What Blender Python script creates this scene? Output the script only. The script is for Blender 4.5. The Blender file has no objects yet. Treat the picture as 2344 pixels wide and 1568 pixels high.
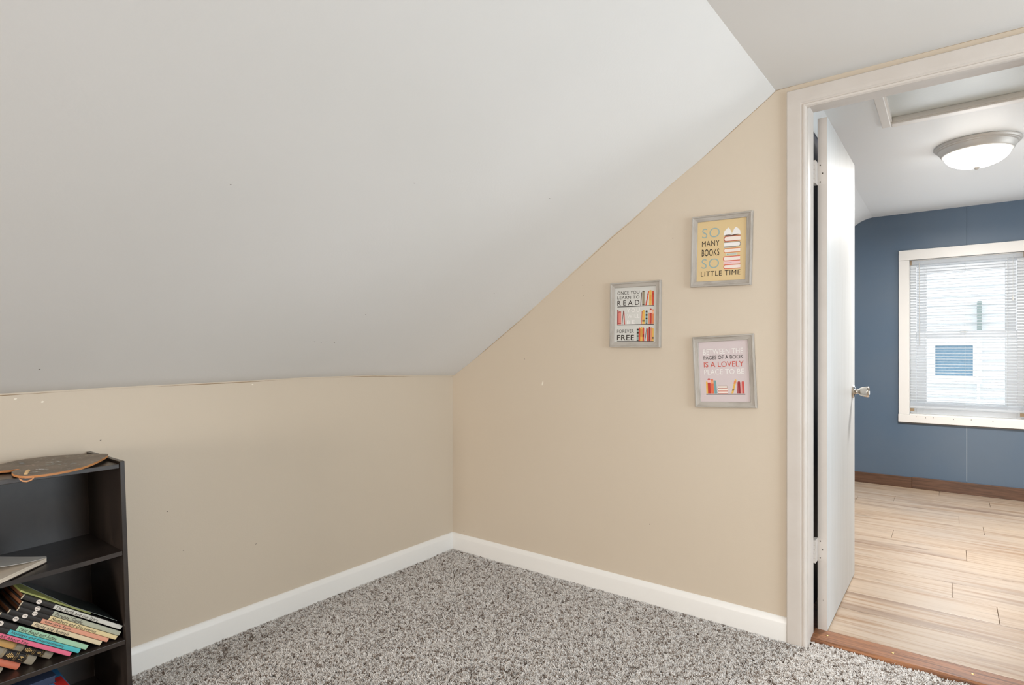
import bpy, bmesh, math, random
from mathutils import Vector, Matrix
random.seed(7)
SC = bpy.context.scene
COL = SC.collection

# ------------------------------------------------------------------ camera
F_PX, YAW, HZ, CX = 1322.585, math.radians(37.175), 805.0, 1172.0
CAM = Vector((2.269, -2.429, 1.12))
cd = bpy.data.cameras.new('camera')
cd.sensor_width = 36.0; cd.sensor_fit = 'HORIZONTAL'; cd.lens = F_PX / 2344 * 36
cd.shift_y = (HZ - 784) / 2344; cd.clip_start = 0.05; cd.clip_end = 100
co = bpy.data.objects.new('camera', cd); COL.objects.link(co)
co.location = CAM; co.rotation_euler = (math.radians(90), 0, YAW)
SC.camera = co

# ------------------------------------------------------------------ world, lights, exposure
SC.view_settings.view_transform = 'Standard'; SC.view_settings.look = 'None'
SC.view_settings.gamma = 1.0; SC.view_settings.use_curve_mapping = False
SC.view_settings.exposure = 0.07
w = bpy.data.worlds.new('overcast_sky'); SC.world = w; w.use_nodes = True
w.node_tree.nodes['Background'].inputs[0].default_value = (0.94, 0.97, 1.0, 1)
w.node_tree.nodes['Background'].inputs[1].default_value = 2.3

def area(name, loc, rot, sx, sy, power, col, spread=180):
    l = bpy.data.lights.new(name, 'AREA'); l.shape = 'RECTANGLE'; l.size = sx; l.size_y = sy
    l.energy = power; l.color = col; l.spread = math.radians(spread)
    o = bpy.data.objects.new(name, l); COL.objects.link(o); o.location = loc; o.rotation_euler = rot
    return o
R90 = math.pi / 2
# area lamps in place of daylight; all but the blind window's are added fill
area('right_window_fill', (4.30, -1.0, 1.15), (0, R90, 0), 1.25, 1.3, 50, (0.76, 0.89, 1.0))
area('front_window_fill', (1.27, -6.30, 0.93), (R90, 0, 0), 1.05, 0.9, 112, (1.0, 0.95, 0.90))
area('next_room_fill', (4.30, 2.0, 1.2), (0, R90, 0), 1.1, 1.2, 18, (0.93, 0.97, 1.0))
area('daylight_blind_window', (2.36, 3.27, 1.25), (-R90, 0, 0), 0.7, 1.1, 4, (0.92, 0.96, 1.0))
LAMP_NEXT, LAMP_ADDED = 52, 12

# ------------------------------------------------------------------ helpers
def ray(px, py):
    fw = Vector((-math.sin(YAW), math.cos(YAW), 0)); rt = Vector((math.cos(YAW), math.sin(YAW), 0))
    return fw + (px - CX) / F_PX * rt - (py - HZ) / F_PX * Vector((0, 0, 1))
def on_plane(px, py, axis, v):
    d = ray(px, py); return CAM + d * ((v - CAM[axis]) / d[axis])

def lin(c):
    return tuple(((x / 255) / 12.92 if x / 255 <= 0.04045 else ((x / 255 + 0.055) / 1.055) ** 2.4) for x in c) + (1,)

def mat(name, rgb, rough=0.5, metal=0.0, spec=0.5, noise=None, bump=None, emit=None, alpha=None, trans=0.0, grain=None, ior=None):
    """noise=(scale, rgb2, amount) colour mottling; bump=(scale, strength); grain=(axis scale xyz, rgb2, lo, hi)"""
    m = bpy.data.materials.new(name); m.use_nodes = True
    nt = m.node_tree; b = nt.nodes['Principled BSDF']
    b.inputs['Base Color'].default_value = lin(rgb); b.inputs['Roughness'].default_value = rough
    b.inputs['Metallic'].default_value = metal; b.inputs['Specular IOR Level'].default_value = spec
    b.inputs['Transmission Weight'].default_value = trans
    if ior: b.inputs['IOR'].default_value = ior
    if emit:
        b.inputs['Emission Color'].default_value = lin(emit[0]); b.inputs['Emission Strength'].default_value = emit[1]
    if alpha is not None: b.inputs['Alpha'].default_value = alpha
    geo = nt.nodes.new('ShaderNodeNewGeometry')
    src = None
    if noise:
        n = nt.nodes.new('ShaderNodeTexNoise'); n.inputs['Scale'].default_value = noise[0]; n.inputs['Detail'].default_value = 4
        nt.links.new(geo.outputs['Position'], n.inputs['Vector'])
        r = nt.nodes.new('ShaderNodeValToRGB'); r.color_ramp.elements[0].position = 0.35; r.color_ramp.elements[1].position = 0.68
        r.color_ramp.elements[0].color = (0, 0, 0, 1); r.color_ramp.elements[1].color = (noise[2],) * 3 + (1,)
        nt.links.new(n.outputs['Fac'], r.inputs['Fac'])
        mx = nt.nodes.new('ShaderNodeMixRGB'); mx.inputs['Color1'].default_value = lin(rgb); mx.inputs['Color2'].default_value = lin(noise[1])
        nt.links.new(r.outputs['Color'], mx.inputs['Fac']); src = mx.outputs['Color']
    for grain in ([] if not grain else grain if isinstance(grain, list) else [grain]):
        mp = nt.nodes.new('ShaderNodeMapping'); mp.inputs['Scale'].default_value = grain[0]
        oi = nt.nodes.new('ShaderNodeObjectInfo')
        va = nt.nodes.new('ShaderNodeVectorMath'); va.operation = 'MULTIPLY_ADD'
        va.inputs[1].default_value = (7.3, 5.1, 9.7)
        nt.links.new(oi.outputs['Random'], va.inputs[0]); nt.links.new(geo.outputs['Position'], va.inputs[2])
        nt.links.new(va.outputs['Vector'], mp.inputs['Vector'])
        n = nt.nodes.new('ShaderNodeTexNoise'); n.inputs['Scale'].default_value = 1.0; n.inputs['Detail'].default_value = 6; n.inputs['Roughness'].default_value = 0.62
        n.inputs['Distortion'].default_value = 0.4
        nt.links.new(mp.outputs['Vector'], n.inputs['Vector'])
        r = nt.nodes.new('ShaderNodeValToRGB'); r.color_ramp.elements[0].position = grain[2]; r.color_ramp.elements[1].position = grain[3]
        nt.links.new(n.outputs['Fac'], r.inputs['Fac'])
        mx = nt.nodes.new('ShaderNodeMixRGB'); mx.inputs['Color1'].default_value = lin(rgb); mx.inputs['Color2'].default_value = lin(grain[1])
        if src: nt.links.new(src, mx.inputs['Color1'])
        nt.links.new(r.outputs['Color'], mx.inputs['Fac']); src = mx.outputs['Color']
    if src: nt.links.new(src, b.inputs['Base Color'])
    if bump:
        n = nt.nodes.new('ShaderNodeTexNoise'); n.inputs['Scale'].default_value = bump[0]; n.inputs['Detail'].default_value = 3
        nt.links.new(geo.outputs['Position'], n.inputs['Vector'])
        bp = nt.nodes.new('ShaderNodeBump'); bp.inputs['Strength'].default_value = bump[1]; bp.inputs['Distance'].default_value = 0.002
        nt.links.new(n.outputs['Fac'], bp.inputs['Height']); nt.links.new(bp.outputs['Normal'], b.inputs['Normal'])
    return m

def tag(o, label=None, cat=None, group=None, kind=None):
    if label: o['label'] = label
    if cat: o['category'] = cat
    if group: o['group'] = group
    if kind: o['kind'] = kind
    return o

def empty(name, loc, label, cat, group=None, rot=(0, 0, 0)):
    o = bpy.data.objects.new(name, None); COL.objects.link(o); o.empty_display_size = 0.05
    o.location = loc; o.rotation_euler = rot
    return tag(o, label, cat, group)

class MB:
    """collects polygons (with a material index each) into one mesh"""
    def __init__(s): s.v = []; s.f = []; s.m = []
    def face(s, pts, m=0):
        i = len(s.v); s.v += [tuple(p) for p in pts]; s.f.append(tuple(range(i, i + len(pts)))); s.m.append(m); return s
    def add(s, verts, faces, m=0):
        i = len(s.v); s.v += [tuple(p) for p in verts]
        for f in faces: s.f.append(tuple(i + k for k in f)); s.m.append(m)
        return s
    def box(s, a, b, bev=0.0, m=0):
        bm = bmesh.new(); bmesh.ops.create_cube(bm, size=1)
        for v in bm.verts:
            v.co = Vector([(a[k] + b[k]) / 2 + v.co[k] * (b[k] - a[k]) for k in range(3)])
        if bev: bmesh.ops.bevel(bm, geom=bm.edges[:], offset=bev, segments=2, profile=0.5, affect='EDGES')
        bm.verts.index_update()
        s.add([v.co for v in bm.verts], [[v.index for v in f.verts] for f in bm.faces], m); bm.free(); return s
    def prism(s, poly, axis, lo, hi, m=0, mside=None):
        """extrude a 2D polygon along axis; poly coords are the other two axes in x,y,z order"""
        def p(q, h): l = list(q); l.insert(axis, h); return l
        n = len(poly); V = [p(q, lo) for q in poly] + [p(q, hi) for q in poly]
        i = len(s.v); s.v += [tuple(x) for x in V]
        s.f += [tuple(i + k for k in range(n))[::-1], tuple(i + n + k for k in range(n))]; s.m += [m, m]
        for k in range(n):
            s.f.append((i + k, i + (k + 1) % n, i + n + (k + 1) % n, i + n + k)); s.m.append(m if mside is None else mside)
        return s
    def lathe(s, prof, n=32, m=0, axis='z', c=(0, 0, 0)):
        i = len(s.v)
        for (r, h) in prof:
            for k in range(n):
                a = 2 * math.pi * k / n; x, y = r * math.cos(a), r * math.sin(a)
                q = (x, y, h) if axis == 'z' else (h, x, y) if axis == 'x' else (x, h, y)
                s.v.append((q[0] + c[0], q[1] + c[1], q[2] + c[2]))
        for j in range(len(prof) - 1):
            for k in range(n):
                s.f.append((i + j * n + k, i + j * n + (k + 1) % n, i + (j + 1) * n + (k + 1) % n, i + (j + 1) * n + k)); s.m.append(m)
        s.f.append(tuple(i + k for k in range(n))[::-1]); s.m.append(m)
        s.f.append(tuple(i + (len(prof) - 1) * n + k for k in range(n))); s.m.append(m)
        return s
    def tube(s, path, r, n=6, m=0):
        i = len(s.v); P = [Vector(p) for p in path]
        for k, p in enumerate(P):
            t = (P[min(k + 1, len(P) - 1)] - P[max(k - 1, 0)]).normalized()
            u = t.cross(Vector((0, 0, 1)) if abs(t.z) < 0.9 else Vector((1, 0, 0))).normalized(); q = t.cross(u)
            rr = r[k] if isinstance(r, (list, tuple)) else r
            for j in range(n):
                a = 2 * math.pi * j / n; s.v.append(tuple(p + rr * (math.cos(a) * u + math.sin(a) * q)))
        for k in range(len(P) - 1):
            for j in range(n):
                s.f.append((i + k * n + j, i + k * n + (j + 1) % n, i + (k + 1) * n + (j + 1) % n, i + (k + 1) * n + j)); s.m.append(m)
        s.f.append(tuple(i + j for j in range(n))); s.m.append(m)
        s.f.append(tuple(i + (len(P) - 1) * n + j for j in range(n))[::-1]); s.m.append(m)
        return s
    def mesh(s, name, mats):
        me = bpy.data.meshes.new(name); me.from_pydata(s.v, [], s.f); me.update()
        for mt in (mats if isinstance(mats, (list, tuple)) else [mats]): me.materials.append(mt)
        me.polygons.foreach_set('material_index', s.m)
        bm = bmesh.new(); bm.from_mesh(me); bmesh.ops.recalc_face_normals(bm, faces=bm.faces); bm.to_mesh(me); bm.free()
        return me
    def build(s, name, mats, parent=None, smooth=False, origin=None):
        if origin is not None: s.v = [(v[0] - origin[0], v[1] - origin[1], v[2] - origin[2]) for v in s.v]
        me = s.mesh(name, mats)
        if smooth: me.shade_smooth(); 
        o = bpy.data.objects.new(name, me); COL.objects.link(o)
        if origin is not None: o.location = origin
        if parent: o.parent = parent
        if smooth == 'auto':
            for p in me.polygons: p.use_smooth = True
            me.set_sharp_from_angle(angle=math.radians(40))
        return o

def link_copy(o, name, parent, loc):
    c = bpy.data.objects.new(name, o.data); COL.objects.link(c); c.parent = parent; c.location = loc; return c

def text_outline(body, shear=0.0, bold=0.0, space=1.0):
    """2D mesh of a word: returns verts (scaled to a unit box 0..1, 0..1), faces"""
    cu = bpy.data.curves.new('word', 'FONT'); cu.body = body; cu.size = 1; cu.shear = shear; cu.offset = bold
    cu.space_character = space; cu.resolution_u = 6
    o = bpy.data.objects.new('word', cu); COL.objects.link(o); bpy.context.view_layer.update()
    dg = bpy.context.evaluated_depsgraph_get(); me = bpy.data.meshes.new_from_object(o.evaluated_get(dg))
    V = [v.co.copy() for v in me.vertices]; Fs = [tuple(p.vertices) for p in me.polygons]
    bpy.data.objects.remove(o); bpy.data.curves.remove(cu); bpy.data.meshes.remove(me)
    x0 = min(v.x for v in V); x1 = max(v.x for v in V); y0 = min(v.y for v in V); y1 = max(v.y for v in V)
    return [((v.x - x0) / (x1 - x0), (v.y - y0) / (y1 - y0)) for v in V], Fs, (x1 - x0) / (y1 - y0)

# ------------------------------------------------------------------ materials
M = {}
M['wall'] = mat('beige_wall_paint', (208, 194, 175), 0.5, spec=0.35, noise=(0.9, (203, 188, 168), 0.6), bump=(170, 0.10))
M['ceil'] = mat('white_ceiling_paint', (230, 228, 225), 0.6, spec=0.3, noise=(1.3, (225, 223, 219), 0.6), bump=(120, 0.14))
M['ceil2'] = mat('white_ceiling_next', (242, 245, 246), 0.45, spec=0.35, bump=(60, 0.10))
M['trim'] = mat('white_trim_paint', (236, 233, 228), 0.35, bump=(40, 0.05))
M['trim2'] = mat('warm_white_trim', (206, 198, 190), 0.48, noise=(9, (200, 191, 182), 0.8), bump=(40, 0.05))
M['crack'] = mat('brown_joint', (166, 142, 112), 0.8)
M['chip'] = mat('pale_chip', (236, 228, 212), 0.7)
M['speck'] = mat('dark_speck', (92, 82, 74), 0.8)
M['blue'] = mat('slate_blue_wall_paint', (88, 107, 127), 0.42, spec=0.45, noise=(2.2, (98, 112, 127), 0.7), bump=(35, 0.10))
M['navy'] = mat('shaded_blue_wall', (52, 62, 92), 0.5)  # darker wall blue, with the shade behind the door put into the colour
M['seam'] = mat('pale_seam', (190, 196, 200), 0.6)
M['seamd'] = mat('dark_seam', (64, 76, 88), 0.6)
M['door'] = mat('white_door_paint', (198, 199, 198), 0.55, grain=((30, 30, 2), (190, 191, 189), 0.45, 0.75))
M['chrome'] = mat('satin_nickel', (205, 203, 198), 0.18, metal=1.0)
M['screw'] = mat('dark_screw', (70, 60, 50), 0.5, metal=0.5)
M['brass'] = mat('brass_screw', (200, 170, 110), 0.35, metal=1.0)
M['thresh'] = mat('orange_brown_oak', (156, 104, 68), 0.4, grain=((5, 110, 60), (92, 56, 34), 0.42, 0.66))
M['brownbase'] = mat('brown_stained_board', (108, 78, 60), 0.42, grain=((5, 60, 60), (74, 52, 40), 0.38, 0.7))
M['plank'] = mat('pale_oak_laminate', (194, 172, 148), 0.34, spec=0.5, noise=(1.6, (178, 164, 150), 0.8), grain=[((1.6, 34, 10), (158, 126, 96), 0.46, 0.70), ((0.9, 7, 6), (140, 116, 98), 0.52, 0.74), ((2.4, 18, 6), (92, 66, 48), 0.635, 0.76)])
M['under'] = mat('dark_subfloor', (78, 60, 44), 0.9)
M['plastic'] = mat('white_vinyl', (244, 247, 250), 0.35)
M['slat'] = mat('white_blind_slat', (246, 248, 250), 0.4)
M['cord'] = mat('pale_cord', (214, 214, 210), 0.7)
M['brasslite'] = mat('tan_bracket', (150, 128, 100), 0.5)
M['case'] = mat('espresso_laminate', (43, 36, 32), 0.33, spec=0.5, grain=((30, 4, 4), (66, 56, 49), 0.45, 0.8))
M['frame'] = mat('whitewashed_grey_wood', (178, 171, 162), 0.55, grain=((45, 45, 9), (148, 139, 128), 0.46, 0.76))
M['frame_h'] = mat('whitewashed_grey_wood_cross', (178, 171, 162), 0.55, grain=((9, 45, 45), (148, 139, 128), 0.46, 0.76))
M['siding'] = mat('white_house_siding', (226, 228, 230), 0.6)
M['houseglass'] = mat('blue_grey_window', (112, 142, 164), 0.3, spec=0.3, noise=(50, (136, 162, 180), 0.7))
M['vent'] = mat('grey_green_pipe', (140, 152, 150), 0.5)
M['lampring'] = mat('brushed_nickel', (204, 202, 198), 0.5, metal=0.35)
M['bowl'] = mat('lit_frosted_glass', (250, 248, 242), 0.4, emit=((255, 251, 244), 9.0))
M['grass'] = mat('ground_outside', (120, 125, 110), 0.9)
def glass_mat():
    m = bpy.data.materials.new('window_glass'); m.use_nodes = True; nt = m.node_tree
    for n in list(nt.nodes): nt.nodes.remove(n)
    o = nt.nodes.new('ShaderNodeOutputMaterial'); t = nt.nodes.new('ShaderNodeBsdfTransparent'); g = nt.nodes.new('ShaderNodeBsdfGlossy')
    g.inputs['Roughness'].default_value = 0.02; t.inputs['Color'].default_value = (0.95, 0.97, 0.97, 1)
    fr = nt.nodes.new('ShaderNodeFresnel'); fr.inputs['IOR'].default_value = 1.45
    mx = nt.nodes.new('ShaderNodeMixShader'); nt.links.new(fr.outputs[0], mx.inputs[0]); nt.links.new(t.outputs[0], mx.inputs[1]); nt.links.new(g.outputs[0], mx.inputs[2])
    nt.links.new(mx.outputs[0], o.inputs['Surface']); return m
M['glass'] = glass_mat()
def slat_mat():
    m = M['slat']; nt = m.node_tree; b = nt.nodes['Principled BSDF']; o = nt.nodes['Material Output']
    t = nt.nodes.new('ShaderNodeBsdfTranslucent'); t.inputs['Color'].default_value = lin((248, 251, 254)); mx = nt.nodes.new('ShaderNodeMixShader'); mx.inputs[0].default_value = 0.7
    nt.links.new(b.outputs[0], mx.inputs[1]); nt.links.new(t.outputs[0], mx.inputs[2]); nt.links.new(mx.outputs[0], o.inputs['Surface'])
slat_mat()
_flat = {}
def flat(rgb, rough=0.6):
    k = (rgb, rough)
    if k not in _flat: _flat[k] = mat('print_%d_%d_%d' % rgb, rgb, rough, spec=0.3)
    return _flat[k]

# ------------------------------------------------------------------ the room shell
XR, YF0, ZC = 4.40, -6.40, 2.144           # right wall, front wall, flat ceiling
YN, ZN = 3.345, 2.262                      # far wall and ceiling of the next room
WT = 0.115                                 # thickness of the wall with the door
DX0, DX1, DZ = 1.838, 2.600, 2.066         # door opening

MB().box((-0.1, YF0 - 0.1, -0.10), (XR + 0.1, 0.05, -0.014)).build('floor', M['under']); tag(bpy.data.objects['floor'], 'dark subfloor under the speckled carpet', kind='structure')

# sloped-ceiling outline measured along the door wall and along the knee wall
prof = [on_plane(px, py, 1, 0.0) for px, py in [(1037.4, 862), (1078, 829.8), (1151.5, 767.3), (1197.5, 728.3), (1284.7, 650.2), (1346.7, 594), (1400, 544.6), (1447, 505.5), (1535.4, 423.8), (1610.4, 360.8), (1658.6, 316.6), (1720, 260.4), (1763, 221.5), (1776.5, 207.6)]]
prof = [(max(0.0, p.x), p.z) for p in prof]; prof[0] = (0.0, prof[0][1])
knee = [(-6.5, 0.985), (-2.6, 0.985), (-1.977, 0.988), (-1.629, 0.994), (-1.186, 0.997), (-0.945, 1.001), (-0.583, 0.999), (-0.291, 0.988), (0.0, prof[0][1])]
def interp(t, x):
    for (a, b), (c, d) in zip(t, t[1:]):
        if x <= c: return b + (d - b) * max(0.0, (x - a) / (c - a))
    return t[-1][1]
def break_x(y): return 1.723 + 0.026 * y
def slope_z(x, y):
    k = x / break_x(y); zk = interp(knee, y); base = zk + (ZC - zk) * k
    dev = interp(prof, min(x, prof[-1][0])) - (prof[0][1] + (ZC - prof[0][1]) * min(1, x / 1.723))
    return base + dev * max(0.0, 1 + y / 0.35) + 0.006 * math.sin(3.1 * k + 1.7 * y) * k * (1 - k) * 4
mb = MB(); NX, NY = 48, 88
ys = [-6.45 + 6.46 * j / NY for j in range(NY + 1)]; ys[-1] = 0.02
grid = []
for j, y in enumerate(ys):
    for i in range(NX + 1):
        k = i / NX; x = -0.02 * (1 - k) + k * break_x(min(y, 0)) ; grid.append((x, y, slope_z(max(0, x), min(y, 0))))
mb.v = grid + [(x, y, z + 0.10) for x, y, z in grid]; W = NX + 1; o2 = len(grid)
for j in range(NY):
    for i in range(NX):
        a = j * W + i; mb.f += [(a, a + 1, a + W + 1, a + W), (o2 + a, o2 + a + W, o2 + a + W + 1, o2 + a + 1)]
for j in range(NY):
    for i in (0, NX):
        a = j * W + i; mb.f.append((a, a + W, o2 + a + W, o2 + a))
for i in range(NX):
    for j in (0, NY):
        a = j * W + i; mb.f.append((a, a + 1, o2 + a + 1, o2 + a))
mb.m = [0] * len(mb.f)
tag(mb.build('ceiling_sloped', M['ceil'], smooth='auto'), 'sloping white painted attic ceiling above the low side wall', kind='structure')
poly = [(break_x(-6.45), -6.45), (XR + 0.05, -6.45), (XR + 0.05, 0.02), (break_x(0), 0.02)]
tag(MB().prism(poly, 2, ZC, ZC + 0.1).build('ceiling_flat', M['ceil']), 'flat white painted ceiling above the doorway', kind='structure')

# low side wall
pts = [(y, z + 0.02) for y, z in knee]
wl = tag(MB().prism([(YF0, -0.02)] + [(0.05, -0.02), (0.05, knee[-1][1] + 0.02)] + pts[::-1][1:], 0, -0.09, 0.0).build('wall_left', M['wall']), 'low beige knee wall under the sloped ceiling', kind='structure')
# wall with the doorway
mb = MB()
top = [(x, z + 0.03) for x, z in prof]
mb.prism([(0, -0.02), (1.818, -0.02), (1.818, ZC + 0.05), (1.72, ZC + 0.05)] + top[::-1][1:], 1, 0.0, WT)
mb.prism([(1.818, DZ + 0.02), (2.62, DZ + 0.02), (2.62, ZC + 0.05), (1.818, ZC + 0.05)], 1, 0.0, WT)
mb.prism([(2.62, -0.02), (XR + 0.05, -0.02), (XR + 0.05, ZC + 0.05), (2.62, ZC + 0.05)], 1, 0.0, WT)
wb = tag(mb.build('wall_back', M['wall']), 'beige gable wall with framed prints and the doorway', kind='structure')

# walls behind the camera, each with a plain window added as a light source
def wall_with_hole(name, axis, pos, thick, u0, u1, z1, hu0, hu1, hz0, hz1, material, label):
    mb = MB(); lo, hi = sorted((pos, pos + thick))
    for a, b, c, d in ((u0, hu0, -0.02, z1), (hu1, u1, -0.02, z1), (hu0, hu1, -0.02, hz0), (hu0, hu1, hz1, z1)):
        mb.prism([(a, c), (b, c), (b, d), (a, d)], axis, lo, hi)
    return tag(mb.build(name, material), label, kind='structure')
wall_with_hole('wall_front', 1, YF0, -0.1, -0.1, XR + 0.1, 2.25, 0.70, 1.84, 0.45, 1.42, M['wall'], 'beige wall behind the viewpoint with an added window')
wall_with_hole('wall_right', 0, XR, 0.1, YF0, 0.0, 2.2, -1.7, -0.3, 0.55, 1.85, M['wall'], 'beige side wall facing the low wall with an added window')
def plain_window(name, axis, pos, u0, u1, z0, z1, label):
    e = tag(MB().prism([(u0, z0), (u1, z0), (u1, z0 + 0.05), (u0, z0 + 0.05)], axis, pos - 0.03, pos + 0.03).build(name, M['plastic']), label, kind='structure')
    for a, b, c, d in ((u0, u0 + 0.05, z0 + 0.05, z1), (u1 - 0.05, u1, z0 + 0.05, z1), (u0 + 0.05, u1 - 0.05, z1 - 0.05, z1), (u0 + 0.05, u1 - 0.05, (z0 + z1) / 2 - 0.02, (z0 + z1) / 2 + 0.02)):
        MB().prism([(a, c), (b, c), (b, d), (a, d)], axis, pos - 0.03, pos + 0.03).build('frame_rail', M['plastic'], e)
    MB().prism([(u0 + 0.05, z0 + 0.05), (u1 - 0.05, z0 + 0.05), (u1 - 0.05, z1 - 0.05), (u0 + 0.05, z1 - 0.05)], axis, pos - 0.002, pos + 0.002).build('pane', M['glass'], e)
plain_window('window_2', 1, YF0 - 0.06, 0.70, 1.84, 0.45, 1.42, 'added white double hung window behind the viewpoint')
plain_window('window_3', 0, XR + 0.06, -1.7, -0.3, 0.55, 1.85, 'added white double hung window in the side wall')

# baseboards
BB = [(0.0, -0.014), (0.013, -0.014), (0.013, 0.066), (0.0115, 0.072), (0.0085, 0.078), (0.0065, 0.086), (0.003, 0.0895), (0.0, 0.090)]
mb = MB(); mb.prism([(x, z) for x, z in BB], 1, YF0 + 0.001, -0.0005)
tag(mb.build('baseboard_left', M['trim'], smooth='auto'), 'white baseboard along the low side wall', kind='structure')
mb = MB(); mb.prism([(-x, z) for x, z in BB], 0, 0.0005, 1.766)
tag(mb.build('baseboard_back', M['trim'], smooth='auto'), 'white baseboard under the framed prints', kind='structure')
MB().prism([(-x, z) for x, z in BB], 0, 2.672, XR).build('baseboard_back.001', M['trim'], smooth='auto')['kind'] = 'structure'

# paint joints between wall and ceiling, chips and specks on the walls
def joint(pts, r, name, par):
    mb = MB(); path = []
    for a, b in zip(pts, pts[1:]):
        n = max(2, int((Vector(b) - Vector(a)).length / 0.02))
        for k in range(n): path.append(Vector(a).lerp(Vector(b), k / n))
    path.append(Vector(pts[-1]))
    rad = [r * max(0.12, min(1.3, 0.55 + 0.9 * math.sin(i * 0.17 + len(path)) + random.uniform(-0.3, 0.3))) for i in range(len(path))]
    return mb.tube(path, rad, 5).build(name, M['crack'], par)
joint([(0.0005, y, slope_z(0, y) + 0.0004) for y, z in knee[1:]], 0.0011, 'paint_joint', wl)
joint([(x, -0.0004, z) for x, z in prof] + [(1.80, -0.0004, ZC), (2.7, -0.0004, ZC)], 0.0008, 'paint_joint', wb)
def blot(c, u, v, r1, r2, n=9):
    c = Vector(c); u = Vector(u).normalized(); v = Vector(v).normalized()
    return [c + u * r1 * math.cos(2 * math.pi * k / n) * random.uniform(.7, 1.2) + v * r2 * math.sin(2 * math.pi * k / n) * random.uniform(.7, 1.2) for k in range(n)]
def flake(name, px, py, axis, val, r1, r2, m, par, tilt=0.0):
    p = on_plane(px, py, axis, val); n = Vector((0, 0, 0)); n[axis] = 1 if axis == 0 else -1
    u = Vector((0, 1, 0)) if axis == 0 else Vector((1, 0, 0)); v = Vector((0, 0, 1))
    u2 = u * math.cos(tilt) + v * math.sin(tilt); v2 = v * math.cos(tilt) - u * math.sin(tilt)
    P = blot(p + n * 0.0004, u2, v2, r1, r2)
    MB().add(P + [q - n * 0.0006 for q in P], [tuple(range(9))] + [(i, (i + 1) % 9, 9 + (i + 1) % 9, 9 + i) for i in range(9)]).build(name, m, par)
flake('paint_chip', 1242, 878, 1, 0, 0.004, 0.012, M['chip'], wb, -0.25)
for px, py in [(1334, 653), (1335, 677), (1201, 822), (1062, 1216), (1540, 545), (1487, 1200)]: flake('nail_hole', px, py, 1, 0, 0.0018, 0.0022, M['speck'], wb)
for px, py in [(383, 1171), (420, 1260), (586, 1245), (230, 1008)]: flake('nail_hole', px, py, 0, 0, 0.003, 0.0012, M['speck'], wl, 0.2)
for px, py in [(35, 913), (578, 880), (97, 920)]: flake('paint_chip', px, py, 0, 0, 0.004, 0.003, M['chip'], wl, 0.2)

cs = bpy.data.objects['ceiling_sloped']
def on_slope(px, py):
    d = ray(px, py); t = 0.3
    while t < 6:
        p = CAM + d * t
        if p.x < 1.7 and p.z >= slope_z(max(p.x, 0), p.y): return p
        t += 0.002
sn = Vector((math.sin(math.radians(34)), 0, -math.cos(math.radians(34)))); su = Vector((math.cos(math.radians(34)), 0, math.sin(math.radians(34))))
for px, py, r1 in [(405, 765, .004), (720, 782, .003), (735, 783, .002), (748, 782, .0025), (765, 784, .003), (837, 719, .002), (1131, 671, .0022), (1258, 454, .002), (948, 419, .002), (528, 422, .0018), (90, 845, .0022), (40, 214, .004)]:
    p = on_slope(px, py) + sn * 0.0012; P = blot(p, (0, 1, 0), su, r1, .0012)
    MB().add(P + [q - sn * .003 for q in P], [tuple(range(9))] + [(i, (i + 1) % 9, 9 + (i + 1) % 9, 9 + i) for i in range(9)]).build('scuff_mark', M['speck'], cs)

# ------------------------------------------------------------------ doorway: casing, jamb, threshold, door
CP = [(0.0, 0.0), (0.0, 0.012), (0.003, 0.016), (0.040, 0.018), (0.050, 0.018), (0.0535, 0.0145), (0.057, 0.0145), (0.060, 0.018), (0.066, 0.017), (0.070, 0.011), (0.070, 0.0)]
def casing(parent, side_x0, side_x1, z_top, z_in, name, y=0.0):
    """mitred casing; x0/x1 outer edges, profile d from the outer edge"""
    k = (z_top - z_in) / 0.070
    for sgn, xo in ((1, side_x0), (-1, side_x1)):
        V = [(xo + sgn * d, y - h, -0.014) for d, h in CP] + [(xo + sgn * d, y - h, z_top - d * k) for d, h in CP]
        n = len(CP); MB().add(V, [(i, (i + 1) % n, n + (i + 1) % n, n + i) for i in range(n)] + [tuple(range(n)), tuple(range(n, 2 * n))]).build(name, M['trim2'], parent)
    V = [(side_x0 + d, y - h, z_top - d * k) for d, h in CP] + [(side_x1 - d, y - h, z_top - d * k) for d, h in CP]
    n = len(CP); MB().add(V, [(i, (i + 1) % n, n + (i + 1) % n, n + i) for i in range(n)] + [tuple(range(n)), tuple(range(n, 2 * n))]).build(name, M['trim2'], parent)
jam = tag(MB().box((DX0 - 0.018, -0.0005, -0.014), (DX0, WT + 0.0005, DZ), 0.0015).build('trim_1', M['trim2']), 'white painted doorway casing and jamb', kind='structure')
MB().box((DX1, -0.0005, -0.014), (DX1 + 0.018, WT + 0.0005, DZ), 0.0015).build('jamb', M['trim2'], jam)
MB().box((DX0 - 0.018, -0.0005, DZ), (DX1 + 0.018, WT + 0.0005, DZ + 0.018), 0.0015).build('head_jamb', M['trim2'], jam)
casing(jam, 1.766, 2.672, 2.122, 2.046, 'casing_board')

th = tag(MB().prism([(0.055, -0.014), (0.055, 0.002), (0.066, 0.009), (0.160, 0.009), (0.176, 0.004), (0.176, -0.014)], 0, DX0, DX1).build('trim_2', M['thresh'], smooth=False), 'orange-brown wooden threshold strip between carpet and plank floor', kind='structure')
MB().box((1.788, 0.118, -0.014), (1.872, 0.62, 0.001), 0.001).build('bare_board', M['thresh'], th)
for sx in (1.885, 2.10, 2.33, 2.53): MB().lathe([(0.0045, 0.0085), (0.0045, 0.0098), (0.003, 0.0102)], 12, c=(sx, 0.118, 0)).build('screw', M['brass'], th)

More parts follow.
